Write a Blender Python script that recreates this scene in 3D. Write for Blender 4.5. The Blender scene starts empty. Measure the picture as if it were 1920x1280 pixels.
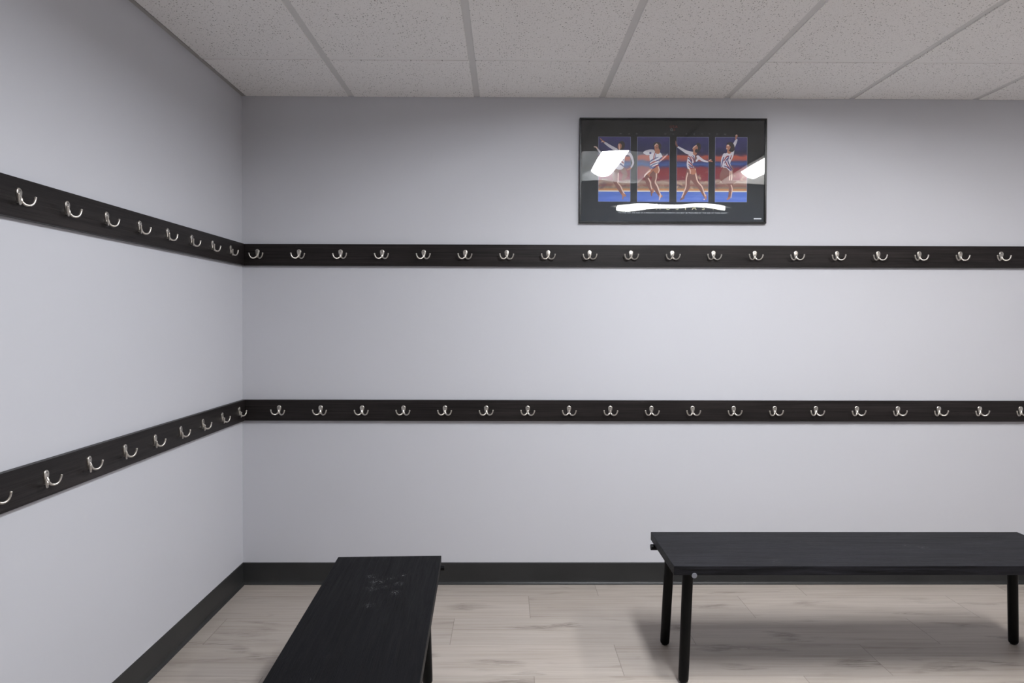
import bpy, bmesh, math, random
from mathutils import Vector, Matrix
random.seed(7)
S = bpy.context.scene
COL = S.collection
PI = math.pi

# ------------------------------------------------------------------ measures
CAM_Z = 1.30636
YB = 3.48236            # back wall plane
XL = -1.2995            # left wall plane
XR = 3.75               # right wall plane
YF = -2.6               # wall behind the photographer
ZC = 2.4008             # ceiling tile face
TP = 0.6155             # ceiling module
TX0 = -0.76285          # first ceiling runner
TY0 = 2.9777            # first cross runner

# ------------------------------------------------------------------ node helpers
class NT:
    def __init__(s, name):
        s.m = bpy.data.materials.new(name); s.m.use_nodes = True
        s.t = s.m.node_tree; s.t.nodes.clear()
        s.out = s.t.nodes.new('ShaderNodeOutputMaterial')
    def n(s, typ, **kw):
        nd = s.t.nodes.new(typ)
        for k, v in kw.items(): setattr(nd, k, v)
        return nd
    def put(s, sock, v):
        if v is None: return
        if isinstance(v, bpy.types.NodeSocket): s.t.links.new(v, sock)
        elif isinstance(v, (tuple, list)) and sock.type == 'RGBA' and len(v) == 3: sock.default_value = (*v, 1)
        else: sock.default_value = v
    def math(s, op, a, b=None, c=None, clamp=False):
        nd = s.n('ShaderNodeMath', operation=op); nd.use_clamp = clamp
        s.put(nd.inputs[0], a); s.put(nd.inputs[1], b); s.put(nd.inputs[2], c)
        return nd.outputs[0]
    def obj(s):
        return s.n('ShaderNodeTexCoord').outputs['Object']
    def xyz(s, v):
        nd = s.n('ShaderNodeSeparateXYZ'); s.put(nd.inputs[0], v); return nd.outputs
    def vec(s, x, y, z):
        nd = s.n('ShaderNodeCombineXYZ')
        for i, q in enumerate((x, y, z)): s.put(nd.inputs[i], q)
        return nd.outputs[0]
    def mapping(s, v, scale=(1, 1, 1), loc=(0, 0, 0)):
        nd = s.n('ShaderNodeMapping'); s.put(nd.inputs['Vector'], v)
        nd.inputs['Scale'].default_value = scale; nd.inputs['Location'].default_value = loc
        return nd.outputs[0]
    def noise(s, v, scale=1, detail=3, rough=.5, dist=0):
        nd = s.n('ShaderNodeTexNoise'); s.put(nd.inputs['Vector'], v)
        s.put(nd.inputs['Scale'], scale); s.put(nd.inputs['Detail'], detail)
        s.put(nd.inputs['Roughness'], rough); s.put(nd.inputs['Distortion'], dist)
        return nd.outputs[0]
    def white(s, v):
        nd = s.n('ShaderNodeTexWhiteNoise', noise_dimensions='3D'); s.put(nd.inputs['Vector'], v)
        return nd.outputs['Value']
    def voro(s, v, scale):
        nd = s.n('ShaderNodeTexVoronoi'); s.put(nd.inputs['Vector'], v); s.put(nd.inputs['Scale'], scale)
        return nd.outputs['Distance'], nd.outputs['Color']
    def rng(s, v, a, b, c=0., d=1., smooth=False):
        nd = s.n('ShaderNodeMapRange'); s.put(nd.inputs['Value'], v)
        if smooth: nd.interpolation_type = 'SMOOTHSTEP'
        for i, q in zip(('From Min', 'From Max', 'To Min', 'To Max'), (a, b, c, d)): s.put(nd.inputs[i], q)
        return nd.outputs['Result']
    def ramp(s, v, stops, interp='LINEAR'):
        nd = s.n('ShaderNodeValToRGB'); s.put(nd.inputs[0], v); cr = nd.color_ramp; cr.interpolation = interp
        while len(cr.elements) < len(stops): cr.elements.new(.5)
        for e, (p, c) in zip(cr.elements, stops): e.position = p; e.color = (*c, 1)
        return nd.outputs[0]
    def mix(s, f, a, b, mode='MIX'):
        nd = s.n('ShaderNodeMix', data_type='RGBA', blend_type=mode)
        s.put(nd.inputs['Factor'], f); s.put(nd.inputs['A'], None)
        ins = [i for i in nd.inputs if i.type == 'RGBA']
        s.put(ins[0], a); s.put(ins[1], b)
        return [o for o in nd.outputs if o.type == 'RGBA'][0]
    def bump(s, h, strength=.2, dist=.002):
        nd = s.n('ShaderNodeBump'); s.put(nd.inputs['Height'], h)
        nd.inputs['Strength'].default_value = strength; nd.inputs['Distance'].default_value = dist
        return nd.outputs[0]
    def bsdf(s, col, rough=.5, metal=0, spec=.5, normal=None, emit=None, estr=0):
        b = s.n('ShaderNodeBsdfPrincipled')
        s.put(b.inputs['Base Color'], col); s.put(b.inputs['Roughness'], rough)
        s.put(b.inputs['Metallic'], metal); s.put(b.inputs['Specular IOR Level'], spec)
        if normal is not None: s.put(b.inputs['Normal'], normal)
        if emit: s.put(b.inputs['Emission Color'], emit); s.put(b.inputs['Emission Strength'], estr)
        s.t.links.new(b.outputs[0], s.out.inputs[0])
        return s.m

def plain(name, col, rough=.5, metal=0, spec=.5):
    return NT(name).bsdf(col, rough, metal, spec)

def srgb(r, g, b):
    f = lambda c: (c / 255 / 12.92) if c / 255 <= .04045 else ((c / 255 + .055) / 1.055) ** 2.4
    return (f(r), f(g), f(b))

# ------------------------------------------------------------------ materials
def m_wall():
    t = NT('wall_paint'); o = t.obj()
    soft = t.noise(o, 1.3, 2, .5)
    c = t.mix(t.rng(soft, .3, .7), (.570, .576, .612), (.578, .584, .620))
    # faint scuffs just above the baseboard
    z = t.xyz(o)[2]
    sc = t.rng(t.noise(t.mapping(o, (1, 1, 1.6)), 17, 4, .65), .685, .76)
    low = t.rng(z, .1, .34, 1, 0)
    c = t.mix(t.math('MULTIPLY', t.math('MULTIPLY', sc, low), .35), c, (.3, .3, .32))
    return t.bsdf(c, .55, 0, .3)

def m_floor():
    t = NT('vinyl_planks'); o = t.obj(); x, y, z = t.xyz(o)[:3]
    W, L = .251, .993
    row = t.math('DIVIDE', t.math('SUBTRACT', 3.327, y), W)
    k = t.math('FLOOR', row); fr = t.math('SUBTRACT', row, k)
    off = t.math('SUBTRACT', .108, t.math('MULTIPLY', k, .332))
    u = t.math('DIVIDE', t.math('SUBTRACT', x, off), L)
    c = t.math('FLOOR', u); fu = t.math('SUBTRACT', u, c)
    rnd = t.white(t.vec(t.math('ADD', k, .5), t.math('ADD', c, .5), .3))
    rnd2 = t.white(t.vec(t.math('ADD', k, .5), t.math('ADD', c, .5), 7.3))
    sh = t.math('MULTIPLY', rnd, 40)
    v = t.vec(t.math('ADD', x, sh), t.math('ADD', y, t.math('MULTIPLY', rnd2, 9)), rnd)
    grain = t.noise(t.mapping(v, (1.05, 40, 1)), 1.5, 7, .64, .35)
    fine = t.noise(t.mapping(v, (3, 230, 1)), 1.3, 4, .6, .1)
    cloud = t.noise(t.mapping(v, (1.3, 7, 1)), 1.5, 3, .5, .8)
    knot = t.noise(t.mapping(v, (2.6, 10, 1)), 1.15, 2, .5, .5)
    wisp = t.noise(t.mapping(v, (8, 105, 1)), 1.2, 5, .66, 1.5)
    base = t.ramp(grain, [(.28, (.255, .212, .172)), (.42, (.37, .322, .278)), (.56, (.425, .376, .330)), (.76, (.475, .428, .382))])
    base = t.mix(t.rng(fine, .3, .75, 0, .46), base, (.285, .248, .212))
    base = t.mix(t.rng(cloud, .35, .75, .0, .42), base, (.46, .42, .382))
    kn = t.math('MULTIPLY', t.rng(knot, .58, .72), t.rng(wisp, .40, .62))
    base = t.mix(t.math('MULTIPLY', kn, .86), base, (.135, .11, .09))
    tone = t.rng(rnd2, 0, 1, .93, 1.05)
    base = t.mix(1.0, base, t.vec(tone, tone, tone), 'MULTIPLY')
    d1 = t.math('MULTIPLY', t.math('MINIMUM', fr, t.math('SUBTRACT', 1, fr)), W)
    d2 = t.math('MULTIPLY', t.math('MINIMUM', fu, t.math('SUBTRACT', 1, fu)), L)
    s1 = t.rng(d1, .0002, .0016, .38, 0); s2 = t.rng(d2, .0004, .0019, .62, 0)
    seam = t.math('MAXIMUM', s1, s2)
    base = t.mix(seam, base, (.13, .105, .08))
    h = t.math('SUBTRACT', t.math('MULTIPLY', fine, .25), seam)
    return t.bsdf(base, t.rng(grain, .3, .7, .42, .5), 0, .4, t.bump(h, .18, .0015))

def m_tile():
    t = NT('ceiling_tile_board'); o = t.obj()
    d, colr = t.voro(o, 106)
    rr = t.xyz(colr)[0]
    spot = t.rng(d, t.math('MULTIPLY', rr, .27), t.math('ADD', t.math('MULTIPLY', rr, .27), .07), 1, 0)
    spot = t.math('MULTIPLY', spot, t.rng(t.noise(o, 9, 2), .26, .46))
    d2, c2 = t.voro(t.mapping(o, (1, 1.7, 1), (3, 1, 0)), 165)
    r2 = t.xyz(c2)[0]
    pin = t.rng(d2, t.math('MULTIPLY', r2, .24), t.math('ADD', t.math('MULTIPLY', r2, .24), .07), .8, 0)
    spot = t.math('MAXIMUM', spot, t.math('MULTIPLY', pin, t.rng(r2, .45, .5)))
    fine = t.noise(o, 240, 3, .6)
    base = t.mix(t.rng(fine, .3, .7), (.885, .865, .85), (.935, .92, .906))
    base = t.mix(t.math('MULTIPLY', spot, .74), base, (.17, .15, .14))
    return t.bsdf(base, .9, 0, .1, t.bump(t.math('SUBTRACT', fine, t.math('MULTIPLY', spot, 2.0)), .3, .0015))

def m_blackwood(name, axis, base=((.0075, .0075, .009), (.021, .0205, .024)), scuffs=None, rough=(.36, .52), spec=.5):
    """stained, open-pored oak; grain runs along the given axis"""
    t = NT(name); o = t.obj()
    st = (3, 60, 60) if axis == 0 else (60, 3, 60)
    g = t.noise(t.mapping(o, st), 1.5, 6, .68, .7)
    pores = t.noise(t.mapping(o, (9, 420, 420) if axis == 0 else (420, 9, 420)), 1.0, 3, .6, .2)
    cath = t.noise(t.mapping(o, (1.2, 14, 14) if axis == 0 else (14, 1.2, 14)), 1.6, 4, .6, 1.4)
    c = t.mix(t.rng(g, .3, .72), *base)
    c = t.mix(t.rng(cath, .42, .62, 0, .5), c, tuple(q * .5 for q in base[0]))
    if scuffs:
        x, y, z = t.xyz(o)[:3]
        tot = None
        for (sx, sy, rad, amt) in scuffs:
            dx = t.math('SUBTRACT', x, sx); dy = t.math('SUBTRACT', y, sy)
            d = t.math('SQRT', t.math('ADD', t.math('MULTIPLY', dx, dx), t.math('MULTIPLY', dy, dy)))
            q = t.rng(d, rad * .3, rad, amt, 0)
            tot = q if tot is None else t.math('MAXIMUM', tot, q)
        sp = t.rng(t.noise(t.mapping(o, (150, 210, 1)), 1.0, 3, .7, .6), .55, .64)
        c = t.mix(t.math('MULTIPLY', sp, tot), c, (.15, .15, .155))
    h = t.math('ADD', t.rng(pores, .35, .6), t.math('MULTIPLY', g, .6))
    return t.bsdf(c, t.rng(g, .3, .7, *rough), 0, spec, t.bump(h, .35, .0012))

def m_rack(name, axis):
    t = NT(name); o = t.obj()
    a = lambda lo, hi: (lo, hi, hi) if axis == 0 else (hi, lo, hi)
    g = t.noise(t.mapping(o, a(2.4, 165)), 1.4, 6, .7, .35)
    band = t.noise(t.mapping(o, a(.7, 26)), 1.3, 4, .6, .5)
    c = t.mix(t.rng(g, .3, .7), (.0032, .0026, .0026), (.034, .0282, .0272))
    c = t.mix(t.rng(band, .38, .66, 0, .6), c, (.0075, .0062, .0062))
    return t.bsdf(c, .42, 0, .2, t.bump(g, .25, .0008))

def m_metal(name, col, rough):
    t = NT(name); o = t.obj()
    n = t.noise(o, 700, 2, .5)
    return t.bsdf(t.mix(t.rng(n, .3, .7), tuple(c * .9 for c in col), col), t.rng(n, .3, .7, rough, rough + .1), 1, .5)

def m_glass():
    t = NT('clear_glazing')
    fr = t.n('ShaderNodeFresnel'); fr.inputs['IOR'].default_value = 1.5
    tr = t.n('ShaderNodeBsdfTransparent'); gl = t.n('ShaderNodeBsdfGlossy')
    tr.inputs[0].default_value = (.99, .995, .99, 1); gl.inputs[0].default_value = (1, 1, 1, 1)
    o = t.obj()
    gl.inputs['Roughness'].default_value = .008
    # the sheet is slightly wavy, as thin acrylic is
    wav = t.noise(t.mapping(o, (1.6, 1, 2.4)), 1.6, 1, .4)
    t.t.links.new(t.bump(wav, .10, .02), gl.inputs['Normal'])
    mx = t.n('ShaderNodeMixShader')
    t.t.links.new(fr.outputs[0], mx.inputs[0]); t.t.links.new(tr.outputs[0], mx.inputs[1]); t.t.links.new(gl.outputs[0], mx.inputs[2])
    t.t.links.new(mx.outputs[0], t.out.inputs[0])
    return t.m

def m_emit(name, col, strength):
    t = NT(name)
    return t.bsdf((.85, .85, .85), .4, 0, .3, None, col, strength)

LAMP = 86.0
M = dict(
    wall=m_wall(), floor=m_floor(), tile=m_tile(),
    tee=plain('grid_paint', (.70, .69, .678), .55),
    tee_white=plain('grid_paint_white', (.88, .865, .85), .6),
    angle=plain('angle_paint', (.40, .38, .37), .55),
    base=NT('cove_base_rubber'),
    rack_x=m_rack('dark_laminate_long', 0), rack_y=m_rack('dark_laminate_side', 1),
    nickel=m_metal('brushed_nickel', (.72, .68, .62), .26),
    screw=m_metal('screw_steel', (.30, .29, .27), .35),
    leg=plain('black_lacquer', (.0015, .0015, .0018), .45, 0, .16),
    peg=plain('peg_end_grey', (.16, .165, .19), .4),
    foot=plain('foot_plastic', (.012, .012, .012), .6),
    frame=plain('frame_black', (.002, .002, .0022), .3, 0, .3),
    glass=m_glass(), lamp=m_emit('lamp_diffuser', (.95, .982, 1.035), LAMP), lamp_warm=m_emit('lamp_diffuser_warm', (1, .97, .955), LAMP * .56),
    lamp_strip=m_emit('strip_diffuser', (1, .985, .965), LAMP * .24),
    pan=plain('lamp_housing_white', (.82, .82, .81), .45),
    print_black=None,
    cream=plain('ink_cream', srgb(236, 230, 190), .6),
    white_ink=plain('ink_white', srgb(225, 228, 235), .6),
    grey_ink=plain('ink_grey', srgb(120, 122, 125), .6),
    red_ink=plain('ink_red', srgb(135, 52, 42), .6),
    panel_line=plain('ink_pale_line', srgb(150, 155, 190), .6),
)
def _base():
    t = M['base']; o = t.obj()
    n = t.noise(o, 5, 3)
    return t.bsdf(t.mix(t.rng(n, .3, .7), (.022, .0225, .0225), (.028, .0285, .0285)), .42, 0, .32)
M['base'] = _base()

# ------------------------------------------------------------------ mesh helpers
def link(name, bm, mats, parent=None, smooth=False, kind=None):
    me = bpy.data.meshes.new(name)
    bmesh.ops.recalc_face_normals(bm, faces=bm.faces[:])
    bm.to_mesh(me); bm.free()
    for m in (mats if isinstance(mats, (list, tuple)) else [mats]): me.materials.append(m)
    if smooth:
        for p in me.polygons: p.use_smooth = True
        try: me.set_sharp_from_angle(angle=math.radians(40))
        except Exception: pass
    o = bpy.data.objects.new(name, me); COL.objects.link(o)
    if parent: o.parent = parent
    if kind: o['kind'] = kind
    return o

def thing(name, label, cat, loc=(0, 0, 0), rotz=0, group=None):
    o = bpy.data.objects.new(name, None); COL.objects.link(o)
    o.empty_display_size = .1
    o.location = loc; o.rotation_euler = (0, 0, rotz)
    o['label'] = label; o['category'] = cat
    if group: o['group'] = group
    return o

def box(bm, x0, x1, y0, y1, z0, z1, mi=0, bev=0):
    vs = [bm.verts.new((x, y, z)) for x in (x0, x1) for y in (y0, y1) for z in (z0, z1)]
    fs = [bm.faces.new([vs[i] for i in q]) for q in ((0, 1, 3, 2), (4, 6, 7, 5), (0, 4, 5, 1), (2, 3, 7, 6), (0, 2, 6, 4), (1, 5, 7, 3))]
    for f in fs: f.material_index = mi
    if bev:
        es = list({e for f in fs for e in f.edges})
        bmesh.ops.bevel(bm, geom=es, offset=bev, segments=2, affect='EDGES', profile=.6)
    return vs

def BM(): return bmesh.new()

def tube(bm, pts, rads, seg=12, cap=True, mi=0):
    """swept round section through the points"""
    pts = [Vector(p) for p in pts]; rings = []
    prev = None
    for i, p in enumerate(pts):
        d = (pts[min(i + 1, len(pts) - 1)] - pts[max(i - 1, 0)]).normalized()
        if prev is None:
            a = Vector((0, 0, 1)) if abs(d.z) < .9 else Vector((1, 0, 0))
            n = d.cross(a).normalized()
        else:
            n = (prev - d * prev.dot(d)).normalized()
        prev = n; b = d.cross(n)
        rings.append([bm.verts.new(p + (n * math.cos(2 * PI * j / seg) + b * math.sin(2 * PI * j / seg)) * rads[i]) for j in range(seg)])
    for r0, r1 in zip(rings, rings[1:]):
        for j in range(seg):
            f = bm.faces.new((r0[j], r0[(j + 1) % seg], r1[(j + 1) % seg], r1[j])); f.material_index = mi
    if cap:
        bm.faces.new(rings[0][::-1]).material_index = mi; bm.faces.new(rings[-1]).material_index = mi

def catmull(P, n=5):
    P = [Vector(p) for p in P]; out = []
    for i in range(len(P) - 1):
        p0, p1, p2, p3 = P[max(i - 1, 0)], P[i], P[i + 1], P[min(i + 2, len(P) - 1)]
        for k in range(n):
            t = k / n
            out.append(.5 * ((2 * p1) + (p2 - p0) * t + (2 * p0 - 5 * p1 + 4 * p2 - p3) * t * t + (3 * p1 - p0 - 3 * p2 + p3) * t ** 3))
    out.append(P[-1]); return out

# ------------------------------------------------------------------ the room
T = .12
bm = BM(); box(bm, XL - T, XR + T, YF - T, YB + T, -.1, 0); link('floor', bm, M['floor'], kind='structure')
bm = BM(); box(bm, XL - T, XR + T, YB, YB + T, 0, 2.55); link('wall_back', bm, M['wall'], kind='structure')
bm = BM(); box(bm, XL - T, XL, YF - T, YB, 0, 2.55); link('wall_left', bm, M['wall'], kind='structure')
bm = BM(); box(bm, XR, XR + T, YF - T, YB, 0, 2.55); link('wall_right', bm, M['wall'], kind='structure')
bm = BM(); box(bm, XL, XR, YF - T, YF, 0, 2.55); link('wall_front', bm, M['wall'], kind='structure')

# cove base: upright with a small curved toe
def baseboard(name, p0, p1, nrm):
    prof = [(0, 0), (.0135, 0), (.0135, .0025), (.0095, .006), (.0058, .011), (.0038, .018), (.0032, .03), (.0032, .1035), (.0018, .1065), (0, .107)]
    bm = BM(); r = []
    for p in (p0, p1):
        r.append([bm.verts.new((p[0] + nrm[0] * a, p[1] + nrm[1] * a, z)) for a, z in prof])
    n = len(prof)
    for i in range(n):
        bm.faces.new((r[0][i], r[0][(i + 1) % n], r[1][(i + 1) % n], r[1][i]))
    bm.faces.new(r[0]); bm.faces.new(r[1][::-1])
    link(name, bm, M['base'], kind='structure')
baseboard('baseboard_back', (XL, YB), (XR, YB), (0, -1))
baseboard('baseboard_left', (XL, YF), (XL, YB), (1, 0))
baseboard('baseboard_right', (XR, YF), (XR, YB), (-1, 0))
baseboard('baseboard_front', (XL, YF), (XR, YF), (0, 1))

# suspended ceiling: lay-in boards with a dropped edge, runners sit in the reveal
xs = [XL] + [TX0 + i * TP for i in range(8) if TX0 + i * TP < XR - .05] + [XR]
ys = [YB] + [TY0 - i * TP for i in range(10) if TY0 - i * TP > YF + .05] + [YF]
HOLES = {(3, 2), (3, 3), (5, 2), (5, 3)}        # (column, row) cells given to the troffers
bm = BM(); g = .0145; DROP = .005
for i in range(len(xs) - 1):
    for j in range(len(ys) - 1):
        if (i, j) in HOLES: continue
        x0 = xs[i] + (g if i else .021); x1 = xs[i + 1] - (g if i + 1 < len(xs) - 1 else .013)
        y1 = ys[j] - (.0165 if j else .002); y0 = ys[j + 1] + (.0165 if j + 1 < len(ys) - 1 else .013)
        dz = random.uniform(-.0007, .0007)
        box(bm, x0, x1, y0, y1, ZC + dz, ZC + .02, 0, .0012)
ceil = link('ceiling', bm, M['tile'], kind='structure')
bm = BM()
zt = ZC + DROP
for x in xs[1:-1]: box(bm, x - .016, x + .016, YF, YB, zt, zt + .03)
link('grid_runner', bm, M['tee'], ceil)
bm = BM()
for y in ys[1:-1]:
    for i in range(len(xs) - 1): 
        j = ys.index(y)
        if (i, j - 1) in HOLES and (i, j) in HOLES: continue
        box(bm, xs[i] + .0165, xs[i + 1] - .0165, y - .016, y + .016, ZC + .0022, zt + .03)
link('grid_cross_piece', bm, M['tee_white'], ceil)
bm = BM()
box(bm, XL, XL + .0165, YF, YB, ZC + .0008, ZC + .03); box(bm, XR - .0165, XR, YF, YB, ZC + .0008, ZC + .03)
box(bm, XL + .0225, XR - .0225, YB - .022, YB, zt + .001, ZC + .03); box(bm, XL + .0225, XR - .0225, YF, YF + .022, zt + .001, ZC + .03)
link('wall_angle', bm, M['angle'], ceil)

# ------------------------------------------------------------------ lamps
def troffer(cx, cy, w, l, label, lens):
    t = thing('ceiling_light', label, 'ceiling light', (cx, cy, ZC), 0, 'recessed troffers')
    hw, hl, lw = w / 2 - .004, l / 2 - .004, .1
    z0 = DROP + .0305
    b = BM()                                            # tray
    box(b, -hw, hw, -hl, hl, .105, .112)
    for s in (-1, 1):
        box(b, min(s * hw, s * (hw - .006)), max(s * hw, s * (hw - .006)), -hl, hl, z0 - .034, .105)
        box(b, -hw + .006, hw - .006, min(s * hl, s * (hl - .03)), max(s * hl, s * (hl - .03)), z0 - .034, .105)
    link('housing', b, M['pan'], t)
    for s in (-1, 1):                                   # curved side reflectors
        b = BM(); n = 8; rows = []
        for k in range(n + 1):
            a = k / n
            x = s * (hw - .007 - (hw - .007 - lw) * a); z = .012 + .075 * math.sin(a * PI / 2)
            rows.append([b.verts.new((x, yy, z)) for yy in (-hl + .031, hl - .031)] + [b.verts.new((x, yy, z + .003)) for yy in (hl - .031, -hl + .031)])
        for r0, r1 in zip(rows, rows[1:]):
            for q in range(4): b.faces.new((r0[q], r0[(q + 1) % 4], r1[(q + 1) % 4], r1[q]))
        b.faces.new(rows[0]); b.faces.new(rows[-1][::-1])
        link('reflector', b, M['pan'], t, True)
    b = BM(); n = 14; R = []                            # bowed lens
    for yy in (-hl + .032, hl - .032):
        R.append([b.verts.new((-lw + 2 * lw * k / n, yy, .098 - .066 * math.sin(PI * k / n) ** .7)) for k in range(n + 1)])
    for k in range(n): b.faces.new((R[0][k], R[0][k + 1], R[1][k + 1], R[1][k]))
    b.faces.new((R[0][n], R[0][0], R[1][0], R[1][n])); b.faces.new(R[0]); b.faces.new(R[1][::-1])
    link('diffuser', b, lens, t, True)
cyl = (ys[2] + ys[4]) / 2
troffer((xs[3] + xs[4]) / 2, cyl, TP - .03, 2 * TP - .03, 'white recessed ceiling light, its glow mirrored at the left end of the framed poster', M['lamp'])
troffer((xs[5] + xs[6]) / 2, cyl, TP - .03, 2 * TP - .03, 'white recessed ceiling light, its glow mirrored at the right end of the framed poster', M['lamp_warm'])
# a surface strip lamp further back, across the room
t = thing('strip_light', 'long white strip lamp across the ceiling, mirrored under the pictures of the poster', 'ceiling light', (1.565, .18, ZC))
b = BM(); box(b, -.56, .56, -.055, .055, -.03, 0, 0, .003); link('housing', b, M['pan'], t)
b = BM(); n = 12; R = []
for xx in (-.505, .505):
    R.append([b.verts.new((xx, -.042 + .084 * k / n, -.0305 - .03 * math.sin(PI * k / n) ** .6)) for k in range(n + 1)])
for k in range(n): b.faces.new((R[0][k], R[0][k + 1], R[1][k + 1], R[1][k]))
b.faces.new((R[0][n], R[0][0], R[1][0], R[1][n])); b.faces.new(R[0]); b.faces.new(R[1][::-1])
link('diffuser', b, M['lamp_strip'], t, True)

# ------------------------------------------------------------------ coat racks
BT = .0185                                               # board thickness
def hook_meshes():
    """one double hook: x along the board, -y out of the board, z up; origin in the middle of the plate"""
    out = []
    for a in range(0, 13):
        th = PI * a / 12
        out.append((.0108 * math.cos(th), .0092 + .0108 * math.sin(th)))
    left = [(-.0102, .003), (-.0082, -.005), (-.0066, -.0115), (-.0072, -.0165), (-.0088, -.0198)]
    out += left + [(0, -.0206)] + [(-x, z) for x, z in left[::-1]]
    b = BM(); rings = []
    for y, s in ((0, 1), (-.0022, 1), (-.0034, .93), (-.004, .78)):
        rings.append([b.verts.new((x * s, y, z * s)) for x, z in out])
    n = len(out)
    for r0, r1 in zip(rings, rings[1:]):
        for k in range(n): b.faces.new((r0[k], r0[(k + 1) % n], r1[(k + 1) % n], r1[k]))
    b.faces.new(rings[-1]); b.faces.new(rings[0][::-1])
    # raised rib between the prongs
    tube(b, catmull([(0, -.0025, .001), (0, -.005, -.007), (0, -.0062, -.0135), (0, -.005, -.0192)], 3), [.002, .003, .0038, .0042, .0046, .0048, .005, .005, .0048, .0042][:10], 8)
    plate = link('coat_hook', b, M['nickel'], None, True)
    pr = []
    for s in (-1, 1):
        b = BM()
        P = catmull([(s * .001, -.004, -.010), (s * .0045, -.0068, -.0172), (s * .0098, -.0105, -.0226), (s * 0.0176, -.0155, -.0240), (s * 0.0252, -.0193, -.0205), (s * 0.0303, -.0215, -.0130), (s * 0.0328, -.0224, -.0045), (s * 0.0332, -.0226, -.0015)], 4)
        m = len(P) - 1
        rad = [.0042 - .0011 * min(1, k / m / .45) + (.0007 * max(0, (k / m - .8) / .2)) for k in range(m + 1)]
        d = (P[-1] - P[-2]).normalized()
        for q, r in ((.0012, .0036), (.0024, .0027), (.0031, .0013)): P.append(P[m] + d * q); rad.append(r)
        tube(b, P, rad, 10)
        pr.append(link('prong', b, M['nickel'], plate, True))
    for z in (.0125, -.0005):
        b = BM()
        bmesh.ops.create_cone(b, cap_ends=True, segments=14, radius1=.0029, radius2=.0022, depth=.0012, matrix=Matrix.Translation((0, -.0042, z)) @ Matrix.Rotation(PI / 2, 4, 'X'))
        box(b, -.0021, .0021, -.00505, -.0048, z - .0004, z + .0004)
        pr.append(link('screw', b, M['screw'], plate, True))
    return plate, pr
PLATE, BITS = hook_meshes()
first_hook = [True]
def place_hook(parent, x, z, tilt=0):
    if first_hook[0]:
        first_hook[0] = False; h = PLATE
    else:
        h = PLATE.copy(); COL.objects.link(h)
        for c in BITS:
            d = c.copy(); COL.objects.link(d); d.parent = h
    h.parent = parent; h.location = (x, -BT, z); h.rotation_euler = (0, tilt, 0)

def coat_rack(label, loc, rotz, length, x_start, hooks, mat, zh):
    t = thing('coat_rack', label, 'coat rack', loc, rotz, 'coat racks along the walls')
    b = BM(); box(b, x_start, x_start + length, -BT, -.0004, 0, zh, 0, .0008)
    link('board', b, mat, t)
    for x in hooks: place_hook(t, x, zh - .0465, random.uniform(-.035, .035))
    return t
H = .2032
UT, UB, LT, LB = CAM_Z + .37077, CAM_Z + .26475, CAM_Z - .39299, CAM_Z - .49529
# along the back wall (origin on the wall plane in the corner)
coat_rack('dark wood coat rack of silver hooks on the back wall, right under the framed poster', (XL, YB, UB), 0,
          XR - XL - BT - .002, BT + .001, [-1.21837 - XL + i * H for i in range(24)], M['rack_x'], UT - UB)
coat_rack('dark wood coat rack of silver hooks on the back wall, the lower row', (XL, YB, LB), 0,
          XR - XL - BT - .002, BT + .001, [-1.11349 - XL + i * H for i in range(24)], M['rack_x'], LT - LB)
# along the left wall (turned a quarter so that its -y points into the room)
LEN = 3.4
coat_rack('dark wood coat rack of silver hooks on the left wall, the upper row', (XL, YB, UB), PI / 2,
          LEN, -LEN - .0005, [-.19382 - i * H for i in range(15)], M['rack_x'], UT - UB)
coat_rack('dark wood coat rack of silver hooks on the left wall, the lower row', (XL, YB, LB), PI / 2,
          LEN, -LEN - .0005, [-.09155 - i * H for i in range(16)], M['rack_x'], LT - LB)

# ------------------------------------------------------------------ benches
def bench(label, loc, rotz, L, W, Hh, th, mat, insx, insy, pegs):
    """long side along x; origin on the floor in the middle"""
    t = thing('bench', label, 'bench', loc, rotz, 'black benches')
    b = BM(); box(b, -L / 2, L / 2, -W / 2, W / 2, Hh - th, Hh, 0, .0022)
    link('seat', b, mat, t)
    for sx in (-1, 1):
        for sy in (-1, 1):
            bx, by = sx * (L / 2 - insx), sy * (W / 2 - insy)
            tx, ty = bx - sx * .018, by - sy * .012
            top = Vector((tx, ty, Hh - th - .0005)); bot = Vector((bx, by, 0.0))
            b = BM(); P = []; R = []
            for a, r in ((0, .0192), (.2, .0192), (.9, .0186), (.968, .0183), (.982, .0168), (.9895, .0135)):
                P.append(top.lerp(bot, a)); R.append(r)
            tube(b, P, R, 24)
            lg = link('leg', b, M['leg'], t, True)
            b = BM(); tube(b, [top.lerp(bot, .9897), bot + Vector((0, 0, .0002))], [.0105, .0115], 18)
            link('foot_glide', b, M['foot'], lg, True)
            b = BM()                                    # flared bracket under the seat
            tube(b, [top + Vector((0, 0, .0002)), top + Vector((sx * .0005, 0, -.004)), top + Vector((sx * .001, 0, -.0135))], [.044, .040, .0196], 20)
            link('leg_socket', b, M['leg'], lg, True)
            k = pegs[(sx, sy)]
            if k:
                ax, dist, out_ = k
                if ax == 'y':
                    p0 = Vector((bx + dist, ty, Hh - th - .0005)); p1 = Vector((bx + dist, sy * (W / 2 + out_), Hh - th - .0005))
                else:
                    p0 = Vector((tx, by + dist, Hh - th - .0115)); p1 = Vector((sx * (L / 2 + out_), by + dist, Hh - th - .0115))
                d = (p1 - p0).normalized()
                rr = .0096 if ax == 'y' else .0116
                b = BM(); tube(b, [p0, p1 - d * .0012], [rr, rr], 20)
                pg = link('cross_peg', b, M['leg'], t, True)
                b = BM(); tube(b, [p1 - d * .0011, p1], [rr, rr * .92], 20)
                link('peg_cap', b, M['peg'] if ax == 'y' and out_ < .01 else M['leg'], pg, True)
    return t
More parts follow.
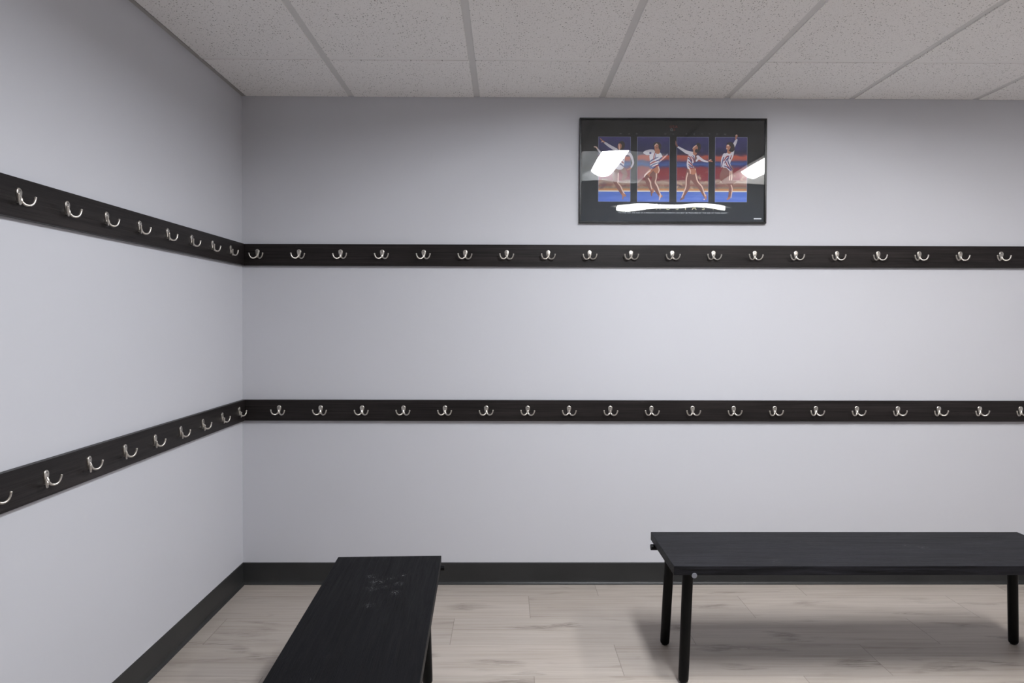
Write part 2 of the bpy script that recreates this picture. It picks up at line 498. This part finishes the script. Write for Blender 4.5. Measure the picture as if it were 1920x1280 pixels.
wood_r = m_blackwood('black_oak_seat', 0, spec=.13, rough=(.40, .58), base=((.0030, .0030, .0038), (.0195, .0195, .0245)), scuffs=[(.198, .028, .022, .9), (.251, .003, .028, .8), (-.38, -.141, .022, .7)])
wood_l = m_blackwood('black_oak_seat_scuffed', 0, spec=.10, rough=(.42, .58), base=((.0012, .0012, .0017), (.0044, .0044, .0057)), scuffs=[(.504, .012, .03, 1.0), (.554, .035, .022, .7), (.532, -.032, .016, 1.0), (.483, -.063, .022, 1.0), (.41, -.061, .024, 1.0), (.56, -.072, .014, .9), (.444, .018, .03, .6), (.456, -.019, .02, .5), (.307, .009, .03, .35), (-.014, .056, .02, .15)])
# along the back wall
bx0, bx1, by0, by1 = .5945, 2.1075, 2.476, 2.880
bench('black oak bench on round legs, standing lengthwise along the back wall', ((bx0 + bx1) / 2, (by0 + by1) / 2, 0), 0,
      bx1 - bx0, by1 - by0, .44, .033, wood_r, .048, .052,
      {(-1, -1): ('y', .024, .002), (-1, 1): ('x', -.006, .012), (1, 1): ('y', -.024, .002), (1, -1): ('x', .006, .012)})
# beside the left wall, seen from its end: local +x points to the back wall
ang = math.radians(2.05)
L2, W2 = 1.513, .376
far = Vector(((-.612 - .238) / 2, (2.578 + 2.586) / 2 , 0))
ax = Vector((-math.sin(ang), math.cos(ang), 0))
c2 = far - ax * (L2 / 2)
bench('black wooden bench with scuffed seat, standing endwise to the back wall beside the left wall', c2, PI / 2 + ang,
      L2, W2, .44, .033, wood_l, .067, .045,
      {(-1, -1): ('x', .006, .012), (-1, 1): ('y', .024, .012), (1, 1): ('x', -.006, .004), (1, -1): ('y', .03, .014)})

# ------------------------------------------------------------------ framed poster
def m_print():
    # sheet colour runs from black at the top to slate grey at its foot
    t = NT('sheet_black_to_slate'); z = t.xyz(t.obj())[2]
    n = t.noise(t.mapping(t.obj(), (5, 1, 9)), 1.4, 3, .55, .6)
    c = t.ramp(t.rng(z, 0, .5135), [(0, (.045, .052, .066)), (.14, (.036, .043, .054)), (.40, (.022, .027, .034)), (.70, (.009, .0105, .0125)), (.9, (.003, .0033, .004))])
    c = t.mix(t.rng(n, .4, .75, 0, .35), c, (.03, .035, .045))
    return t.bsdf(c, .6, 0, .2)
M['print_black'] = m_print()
PW, PH = .9195, .5135
px0, pz0 = .3568, 1.7848
LEAN = .0042
poster = thing('framed_poster', 'black framed sports poster of four gymnast photographs hanging on the back wall', 'poster', (px0 + PW / 2, YB - .0012, pz0))
poster.rotation_euler = (LEAN, 0, 0)
FW, FD = .0085, .02
b = BM()
for (x0, x1, z0, z1) in ((-PW / 2, PW / 2, 0, FW), (-PW / 2, PW / 2, PH - FW, PH), (-PW / 2, -PW / 2 + FW, FW, PH - FW), (PW / 2 - FW, PW / 2, FW, PH - FW)):
    box(b, x0, x1, -FD, -.001, z0, z1, 0, .0012)
link('frame', b, M['frame'], poster)
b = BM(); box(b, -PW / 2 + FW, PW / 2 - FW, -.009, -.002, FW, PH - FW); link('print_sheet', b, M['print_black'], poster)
b = BM(); box(b, -PW / 2 + FW, PW / 2 - FW, -.0152, -.0132, FW, PH - FW); link('glazing', b, M['glass'], poster)
# positions on the print, measured on the poster itself: u 0..1730 across, v 0..965 down the outer frame
def P2(u, v): return ((u - 85) / 1730 * PW - PW / 2, PH - (v - 105) / 965 * PH)
PANELS = [(262, 556), (622, 917), (987, 1279), (1343, 1637)]
def panel_mat(name, seed, blobs):
    t = NT(name); o = t.obj(); x, y, z = t.xyz(o)[:3]
    z1 = P2(0, 275)[1]; z0 = P2(0, 870)[1]
    v = t.rng(z, z1, z0, 0, 1)
    oo = t.mapping(o, (1, 1, 1), (seed * 3.7, 0, seed * 1.9))
    wob = t.math('MULTIPLY', t.math('SUBTRACT', t.noise(t.mapping(oo, (14, 1, 24)), 1, 3, .5), .5), .12)
    inside = t.math('MULTIPLY', t.rng(v, .70, .80, 1, 0), wob)
    vv = t.math('ADD', v, inside)
    c = t.ramp(vv, [(0, srgb(62, 58, 122)), (.12, srgb(44, 46, 102)), (.25, srgb(36, 34, 74)), (.275, srgb(90, 50, 80)),
                    (.30, srgb(188, 88, 66)), (.35, srgb(170, 84, 74)), (.385, srgb(66, 62, 112)), (.43, srgb(62, 96, 164)), (.455, srgb(72, 62, 112)),
                    (.48, srgb(136, 50, 62)), (.56, srgb(146, 50, 58)), (.66, srgb(138, 56, 72)), (.70, srgb(186, 166, 152)), (.72, srgb(168, 140, 128)),
                    (.75, srgb(148, 96, 88)), (.785, srgb(138, 130, 120)), (.805, srgb(196, 138, 92)), (.826, srgb(206, 150, 104)),
                    (.832, srgb(236, 226, 214)), (.844, srgb(230, 226, 230)), (.85, srgb(84, 118, 200)), (1, srgb(92, 124, 214))])
    # soft crowd and hall blotches
    n = t.noise(t.mapping(oo, (30, 1, 34)), 1, 2, .5, .3)
    crowd = t.math('MULTIPLY', t.rng(v, .52, .60), t.rng(v, .80, .82, 1, 0))
    c = t.mix(t.math('MULTIPLY', t.rng(n, .55, .68, 0, blobs), crowd), c, srgb(206, 176, 150))
    n2 = t.noise(t.mapping(oo, (24, 1, 30), (5, 0, 2)), 1, 2, .5, .3)
    c = t.mix(t.math('MULTIPLY', t.rng(n2, .58, .7, 0, blobs), crowd), c, srgb(96, 62, 84))
    n3 = t.noise(t.mapping(oo, (18, 1, 18), (9, 0, 4)), 1, 2, .5)
    c = t.mix(t.math('MULTIPLY', t.rng(n3, .5, .7, 0, .5), t.rng(v, .24, .28, 1, 0)), c, srgb(84, 66, 140))
    n4 = t.noise(t.mapping(oo, (10, 1, 60), (2, 0, 4)), 1, 2, .5)
    c = t.mix(t.math('MULTIPLY', t.rng(n4, .45, .7, 0, .35), t.rng(v, .85, .86)), c, srgb(140, 165, 232))
    return t.bsdf(c, .55, 0, .3)

SKIN = plain('print_skin', srgb(190, 126, 100), .6); SKIN_D = plain('print_skin_deep', srgb(136, 90, 84), .6)
RIM = plain('print_skin_pale', srgb(236, 206, 192), .6); HAIR = plain('print_hair', srgb(44, 28, 30), .6)
LEO = plain('print_leotard_white', srgb(222, 216, 226), .6); RED = plain('print_leotard_red', srgb(150, 48, 62), .6)
BLU = plain('print_leotard_blue', srgb(60, 56, 120), .6)
FM = [SKIN, SKIN_D, RIM, HAIR, LEO, RED, BLU]
SK, SD, RI, HA, WH, RE, BL = range(7)

class Flat:
    """a printed figure: thin flat pieces lying on the sheet"""
    def __init__(s, f): s.bm = BM(); s.y = -.0095; s.f = f
    def pt(s, p): return P2(*s.f(*p))
    def poly(s, pts, mi):
        s.y -= 2.5e-5
        f = s.bm.faces.new([s.bm.verts.new((q[0], s.y, q[1])) for q in (s.pt(p) for p in pts)]); f.material_index = mi
    def curve(s, pts, mi):
        P = catmull([(a, b, 0) for a, b in list(pts) + [pts[0]]], 4)[:-1]
        s.poly([(p.x, p.y) for p in P], mi)
    def limb(s, pts, rads, mi, smooth=True):
        P = [Vector((a, b)) for a, b in pts]; R = list(rads)
        if smooth and len(P) > 2:
            Q = catmull([(p.x, p.y, r) for p, r in zip(P, R)], 5); P = [Vector((q.x, q.y)) for q in Q]; R = [q.z for q in Q]
        l, r = [], []
        for i, p in enumerate(P):
            d = (P[min(i + 1, len(P) - 1)] - P[max(i - 1, 0)]).normalized(); n = Vector((-d.y, d.x))
            l.append(p + n * R[i]); r.append(p - n * R[i])
        d1 = (P[-1] - P[-2]).normalized(); d0 = (P[0] - P[1]).normalized()
        s.y -= 2.5e-5
        rows = [(l[i], r[i]) for i in range(len(P))]
        vs = [[s.bm.verts.new((q[0], s.y, q[1])) for q in (s.pt(tuple(a)), s.pt(tuple(c)))] for a, c in rows]
        for a, c in zip(vs, vs[1:]):
            f = s.bm.faces.new((a[0], a[1], c[1], c[0])); f.material_index = mi
        for c, rr in ((P[0], R[0]), (P[-1], R[-1])): s.disc(c, rr, rr, mi, 12)
    def disc(s, c, rx, ry, mi, n=20, rot=0):
        pts = []
        for k in range(n):
            a = 2 * PI * k / n; x, y = rx * math.cos(a), ry * math.sin(a)
            pts.append((c[0] + x * math.cos(rot) - y * math.sin(rot), c[1] + x * math.sin(rot) + y * math.cos(rot)))
        s.poly(pts, mi)
    def done(s, parent, tag):
        return link('gymnast_figure', s.bm, FM, parent)

def panel(i, blobs):
    u0, u1 = PANELS[i]; (x0, z1), (x1, z0) = P2(u0, 276), P2(u1, 869)
    b = BM(); y = -.0092; e = .0013
    def quad(a, c, d, f_, yy, mi):
        q = b.faces.new([b.verts.new(p) for p in ((a, yy, d), (c, yy, d), (c, yy, f_), (a, yy, f_))]); q.material_index = mi
    box(b, x0 - e, x1 + e, y, -.009, z0 - e, z1 + e, 1)
    quad(x0, x1, z0, z1, y - .0001, 0)
    return link('photo_panel', b, [panel_mat('panel_print_%s' % 'abcd'[i], i + 1, blobs), M['panel_line']], poster)
panels = [panel(0, .5), panel(1, .35), panel(2, .95), panel(3, .6)]

# the crops the figures were measured in: pixel -> poster position
def crop(x0, y0, k): return lambda a, c: ((x0 + a / k - 1070) * 4.923, (y0 + c / k - 200) * 4.923)
# figure reaching out with one arm raised
F = Flat(crop(1110, 250, 9.48))
F.limb([(455, 470), (440, 640), (420, 760), (430, 860)], [50, 52, 44, 38], SD)
F.limb([(425, 820), (460, 900), (510, 1000), (560, 1080)], [40, 36, 27, 18], SD)
F.limb([(560, 1070), (600, 1095)], [22, 20], SK); F.limb([(565, 1095), (560, 1155)], [14, 8], SK)
F.limb([(478, 700), (475, 840), (470, 870), (520, 930), (560, 1020), (590, 1060)], [9, 9, 10, 10, 10, 8], RI)
F.limb([(540, 610), (600, 720), (560, 800)], [46, 40, 26], SD)
F.curve([(400, 300), (520, 290), (600, 340), (590, 460), (560, 620), (440, 620), (420, 480)], WH)
for k in range(4): F.limb([(430, 380 + 60 * k), (500, 350 + 60 * k), (570, 400 + 60 * k)], [9, 12, 9], (RE, BL)[k % 2])
F.limb([(590, 340), (690, 370), (738, 490), (735, 540), (700, 610)], [30, 24, 18, 16, 13], WH)
F.limb([(700, 610), (640, 640)], [13, 8], SK)
F.limb([(150, 85), (195, 130), (235, 160)], [6, 12, 16], SK); F.limb([(170, 150), (205, 138)], [5, 7], RI)
F.limb([(240, 165), (320, 220), (440, 290)], [18, 24, 30], WH)
F.limb([(45, 235), (80, 240), (110, 280)], [8, 11, 12], RI); F.limb([(110, 280), (220, 380), (400, 360)], [14, 20, 28], WH)
F.disc((530, 210), 62, 78, HA, 22, .2); F.disc((500, 225), 36, 52, SK, 18, .1); F.limb([(485, 185), (495, 240), (492, 280)], [8, 7, 9], RI)
F.done(panels[0], 'a')
# figure on one leg with a knee lifted
F = Flat(crop(1190, 250, 9.48))
F.limb([(380, 640), (365, 760), (350, 900)], [62, 48, 40], SD); F.limb([(352, 880), (400, 980), (440, 1060), (465, 1110)], [42, 40, 26, 17], SD)
F.limb([(465, 1090), (490, 1105)], [24, 22], SK); F.limb([(470, 1100), (455, 1165)], [16, 9], RI)
F.limb([(400, 690), (395, 790), (380, 860), (420, 930), (455, 1030), (480, 1085)], [11, 10, 11, 12, 11, 10], RI)
F.limb([(385, 625), (290, 690), (215, 755)], [64, 58, 36], SK); F.limb([(400, 640), (300, 735)], [36, 26], SD)
F.limb([(230, 770), (255, 870), (290, 960), (310, 1010)], [42, 40, 26, 18], SD); F.limb([(325, 985), (335, 1030)], [26, 18], SK); F.limb([(310, 1020), (316, 1095)], [18, 10], SD)
F.limb([(255, 790), (288, 850), (305, 940), (320, 975)], [11, 11, 9, 8], RI); F.limb([(290, 655), (205, 720), (185, 765)], [11, 11, 9], RI)
F.curve([(380, 600), (440, 590), (452, 650), (425, 700), (380, 690), (345, 650)], SK); F.limb([(430, 575), (448, 640), (430, 690)], [9, 10, 8], RI)
F.curve([(270, 400), (300, 300), (370, 310), (460, 330), (492, 390), (440, 480), (420, 560), (350, 600), (290, 625), (285, 520)], WH)
for k, (a, c) in enumerate(((440, 470), (490, 515), (535, 560), (575, 600))): F.limb([(287, c + 20), (345, a + 10), (440, a - 25)], [10, 14, 10], (BL, RE)[k % 2])
F.limb([(292, 590), (330, 600), (375, 585)], [20, 20, 12], BL)
F.limb([(375, 330), (355, 390), (350, 460)], [7, 9, 10], RE); F.limb([(395, 335), (378, 395), (372, 455)], [5, 6, 7], BL)
F.limb([(480, 400), (440, 440), (380, 465)], [26, 24, 18], WH); F.limb([(490, 420), (440, 462), (390, 480)], [9, 10, 8], BL)
F.limb([(330, 320), (240, 345), (180, 335)], [38, 34, 20], WH); F.limb([(195, 320), (280, 300), (340, 300)], [18, 22, 20], WH)
F.disc((288, 342), 20, 20, BL)
F.limb([(425, 280), (420, 320)], [36, 40], SK)
F.disc((412, 205), 72, 58, HA, 22, .35); F.disc((402, 235), 44, 58, SK, 20, -.15); F.disc((455, 235), 24, 50, HA, 16, -.1)
F.limb([(385, 320), (380, 280), (372, 255)], [14, 15, 12], SK); F.limb([(365, 215), (395, 180), (410, 190)], [7, 9, 7], RI); F.disc((400, 250), 18, 10, SD)
F.done(panels[1], 'b')
# figure in a wide stance with arms flung out
F = Flat(crop(1262, 250, 9.48))
F.limb([(310, 640), (280, 770), (270, 880)], [50, 50, 38], SD); F.limb([(272, 870), (270, 950), (225, 1050), (190, 1120)], [38, 40, 28, 18], SD)
F.limb([(200, 1130), (150, 1165)], [22, 12], SD); F.limb([(275, 690), (250, 800), (245, 930), (205, 1040), (172, 1120)], [9, 10, 10, 10, 9], RI)
F.limb([(360, 630), (390, 770), (430, 860)], [62, 62, 44], SD); F.limb([(425, 850), (510, 950), (550, 1040), (585, 1110)], [44, 44, 28, 18], SD)
F.limb([(590, 1090), (605, 1150)], [24, 10], SK); F.disc((572, 1158), 14, 12, RI)
F.limb([(405, 620), (420, 720), (455, 840), (530, 930), (565, 1030), (595, 1095)], [10, 11, 11, 11, 10, 9], RI)
F.curve([(285, 610), (330, 590), (405, 625), (420, 690), (370, 720), (310, 690)], SK); F.limb([(300, 610), (320, 650), (318, 700)], [10, 9, 7], RI)
F.curve([(270, 420), (300, 350), (370, 330), (400, 380), (395, 470), (360, 540), (385, 600), (330, 600), (280, 620), (255, 540)], WH)
for k, (a, c) in enumerate(((385, 480), (430, 530), (490, 570), (540, 590), (575, 605))): F.limb([(272 + 6 * k, a), (315 + 4 * k, a + 30), (350 + 6 * k, c)], [7, 10, 7], (RE, BL)[k % 2] if k != 2 else RE)
F.limb([(330, 400), (365, 430), (390, 500)], [6, 8, 6], RE); F.limb([(350, 370), (380, 410), (392, 470)], [5, 7, 5], BL)
F.curve([(400, 390), (450, 380), (460, 420), (430, 470), (395, 490)], SD)
F.limb([(370, 350), (260, 325), (180, 280), (95, 230)], [32, 30, 22, 14], WH); F.limb([(85, 220), (65, 180), (55, 125)], [14, 16, 5], SD)
F.limb([(450, 400), (500, 440), (560, 475), (625, 490)], [24, 24, 18, 12], WH); F.limb([(425, 480), (455, 440)], [12, 20], WH)
F.limb([(640, 480), (680, 475), (712, 490)], [10, 16, 7], SK); F.limb([(660, 465), (690, 450)], [6, 5], RI)
F.limb([(405, 290), (400, 340)], [32, 36], SK); F.disc((455, 240), 52, 82, HA, 22, .1); F.disc((405, 255), 44, 54, SK, 20, .5); F.disc((425, 300), 26, 34, HA)
F.limb([(360, 255), (395, 225), (425, 200)], [6, 8, 6], RI)
F.done(panels[2], 'c')
# figure with one arm straight up
F = Flat(crop(1338, 245, 9.14))
F.limb([(210, 640), (170, 760), (200, 850)], [40, 50, 44], SD)
F.limb([(290, 640), (290, 780), (305, 900)], [66, 62, 42], SD); F.limb([(305, 880), (315, 970), (300, 1060), (285, 1130)], [40, 36, 24, 18], SD)
F.limb([(290, 1135), (255, 1160)], [18, 12], SK); F.limb([(300, 660), (295, 760), (290, 830)], [9, 9, 8], RI); F.limb([(325, 660), (330, 760), (322, 830)], [10, 10, 8], RI)
F.limb([(315, 905), (338, 980), (325, 1080), (318, 1130)], [9, 9, 8, 7], RI)
F.limb([(220, 850), (290, 880), (400, 850)], [30, 36, 10], SD)
F.curve([(210, 380), (270, 355), (355, 365), (345, 440), (300, 540), (330, 640), (300, 680), (230, 620), (175, 610), (190, 480)], WH)
F.limb([(205, 400), (170, 480), (155, 600)], [30, 26, 14], WH); F.limb([(190, 440), (165, 520), (152, 600)], [8, 9, 7], BL)
F.limb([(190, 500), (240, 430), (275, 420)], [8, 11, 7], RE); F.limb([(205, 540), (245, 470), (270, 460)], [7, 9, 7], BL); F.limb([(270, 430), (258, 500), (300, 600), (330, 650)], [7, 9, 11, 9], BL)
F.limb([(225, 520), (250, 580), (310, 650)], [7, 9, 8], RE); F.limb([(195, 590), (250, 610), (320, 670)], [7, 9, 8], BL); F.limb([(320, 410), (300, 470)], [7, 8], RE)
F.limb([(405, 145), (375, 210), (345, 270), (330, 360)], [18, 26, 30, 34], WH)
F.limb([(390, 130), (400, 95)], [12, 14], SK); F.disc((405, 76), 22, 20, SK); F.limb([(395, 70), (408, 55)], [6, 5], RI)
F.limb([(285, 300), (280, 345)], [34, 38], SK); F.disc((310, 265), 62, 90, HA, 24, -.25); F.disc((265, 265), 38, 56, SK, 20, .1); F.disc((262, 232), 22, 16, RI); F.disc((240, 295), 14, 8, RI)
F.disc((290, 225), 56, 28, HA, 18, .3); F.disc((262, 240), 20, 14, RI)
F.done(panels[3], 'd')

# lettering
def lettering(name, items, mat, fit=None):
    """items: (text, centre u, baseline v, cap height in v units, width factor)"""
    b = BM()
    for txt, u, v, hgt, wf in items:
        cu = bpy.data.curves.new('lettering_curve', 'FONT'); cu.body = txt; cu.align_x = 'CENTER'; cu.size = 1.0; cu.resolution_u = 3
        to = bpy.data.objects.new('lettering_curve', cu); COL.objects.link(to)
        dg = bpy.context.evaluated_depsgraph_get(); dg.update()
        me = bpy.data.meshes.new_from_object(to.evaluated_get(dg))
        if fit: wf = fit / 1730 * PW / (max(q.co.x for q in me.vertices) - min(q.co.x for q in me.vertices)) / (hgt / 965 * PH / .69)
        k = hgt / 965 * PH / .69; cx, cz = P2(u, v)
        me.transform(Matrix(((k * wf, 0, 0, cx), (0, 0, -1, -.0092), (0, k, 0, cz), (0, 0, 0, 1))))
        b.from_mesh(me)
        bpy.data.objects.remove(to); bpy.data.curves.remove(cu); bpy.data.meshes.remove(me)
    return link(name, b, mat, poster)
lettering('title_lettering', [(c, u, 943, 32, 1.45) for c, u in zip('ENTHUSIASM', (545, 640, 730, 818, 907, 993, 1070, 1150, 1235, 1345))], M['cream'])
lettering('name_lettering', [(c, u, 252, 10.5, 1.7) for c, u in zip('MARYLOURETTON', (465, 543, 615, 685, 805, 878, 953, 1075, 1148, 1218, 1286, 1358, 1432))], M['grey_ink'])
lettering('emblem_lettering', [('U', 930, 192, 25, 1.0), ('S', 955, 192, 25, 1.0), ('A', 980, 192, 25, 1.0)], M['red_ink'])
quote = '"TO THE TOP, THE SIZE OF A PERSON\'S ACCOMPLISHMENTS CAN BEST BE MEASURED BY THE SIZE OF THEIR HEART."'
lettering('caption_lettering', [(quote, 955, 978, 12, 1)], M['white_ink'], 1023)
b = BM(); (x0, z0), (x1, z1) = P2(1704, 1029), P2(1775, 1018); box(b, x0, x1, -.0093, -.009, z0, z1); link('credit_strip', b, M['white_ink'], poster)
b = BM()
for (u, v, k) in ((937, 208, 12), (962, 208, 8), (980, 208, 7), (950, 220, 7), (970, 220, 6)):
    if k not in (12, 8): continue
    cx, cz = P2(u, v); n = 24; r1 = k / 965 * PH; r0 = r1 * .62
    A = [b.verts.new((cx + r1 * math.cos(2 * PI * i / n), -.0093, cz + r1 * math.sin(2 * PI * i / n))) for i in range(n)]
    B = [b.verts.new((cx + r0 * math.cos(2 * PI * i / n), -.0093, cz + r0 * math.sin(2 * PI * i / n))) for i in range(n)]
    for i in range(n):
        f = b.faces.new((A[i], A[(i + 1) % n], B[(i + 1) % n], B[i])); f.material_index = 0 if k == 12 else 1
link('ring_emblem', b, [M['grey_ink'], M['red_ink']], poster)

# ------------------------------------------------------------------ world, camera, view
w = bpy.data.worlds.new('World'); S.world = w; w.use_nodes = True
w.node_tree.nodes['Background'].inputs[0].default_value = (.02, .02, .022, 1)
cam = bpy.data.cameras.new('camera'); co = bpy.data.objects.new('camera', cam); COL.objects.link(co)
cam.sensor_width = 36; cam.lens = 1322.648 * 36 / 1920; cam.shift_y = -(640 - 617.245) / 1920
cam.clip_start = .02; cam.clip_end = 50
yaw, pitch, roll = .00806, -.01282, -.00253
cy_, sy_, cp_, sp_ = math.cos(yaw), math.sin(yaw), math.cos(pitch), math.sin(pitch)
fw = Vector((sy_ * cp_, cy_ * cp_, sp_)); r0 = Vector((cy_, -sy_, 0)); u0 = r0.cross(fw)
rt = r0 * math.cos(roll) - u0 * math.sin(roll); up = r0 * math.sin(roll) + u0 * math.cos(roll)
mw = Matrix((rt, up, -fw)).transposed().to_4x4(); mw.translation = (0, 0, CAM_Z)
co.matrix_world = mw
S.camera = co
vs = S.view_settings
S.display_settings.display_device = 'sRGB'
vs.view_transform = 'Standard'; vs.look = 'None'; vs.exposure = 0.0; vs.gamma = 1.0; vs.use_curve_mapping = False
S.cycles.max_bounces = 8; S.cycles.diffuse_bounces = 6; S.cycles.transparent_max_bounces = 8
S.cycles.use_denoising = True
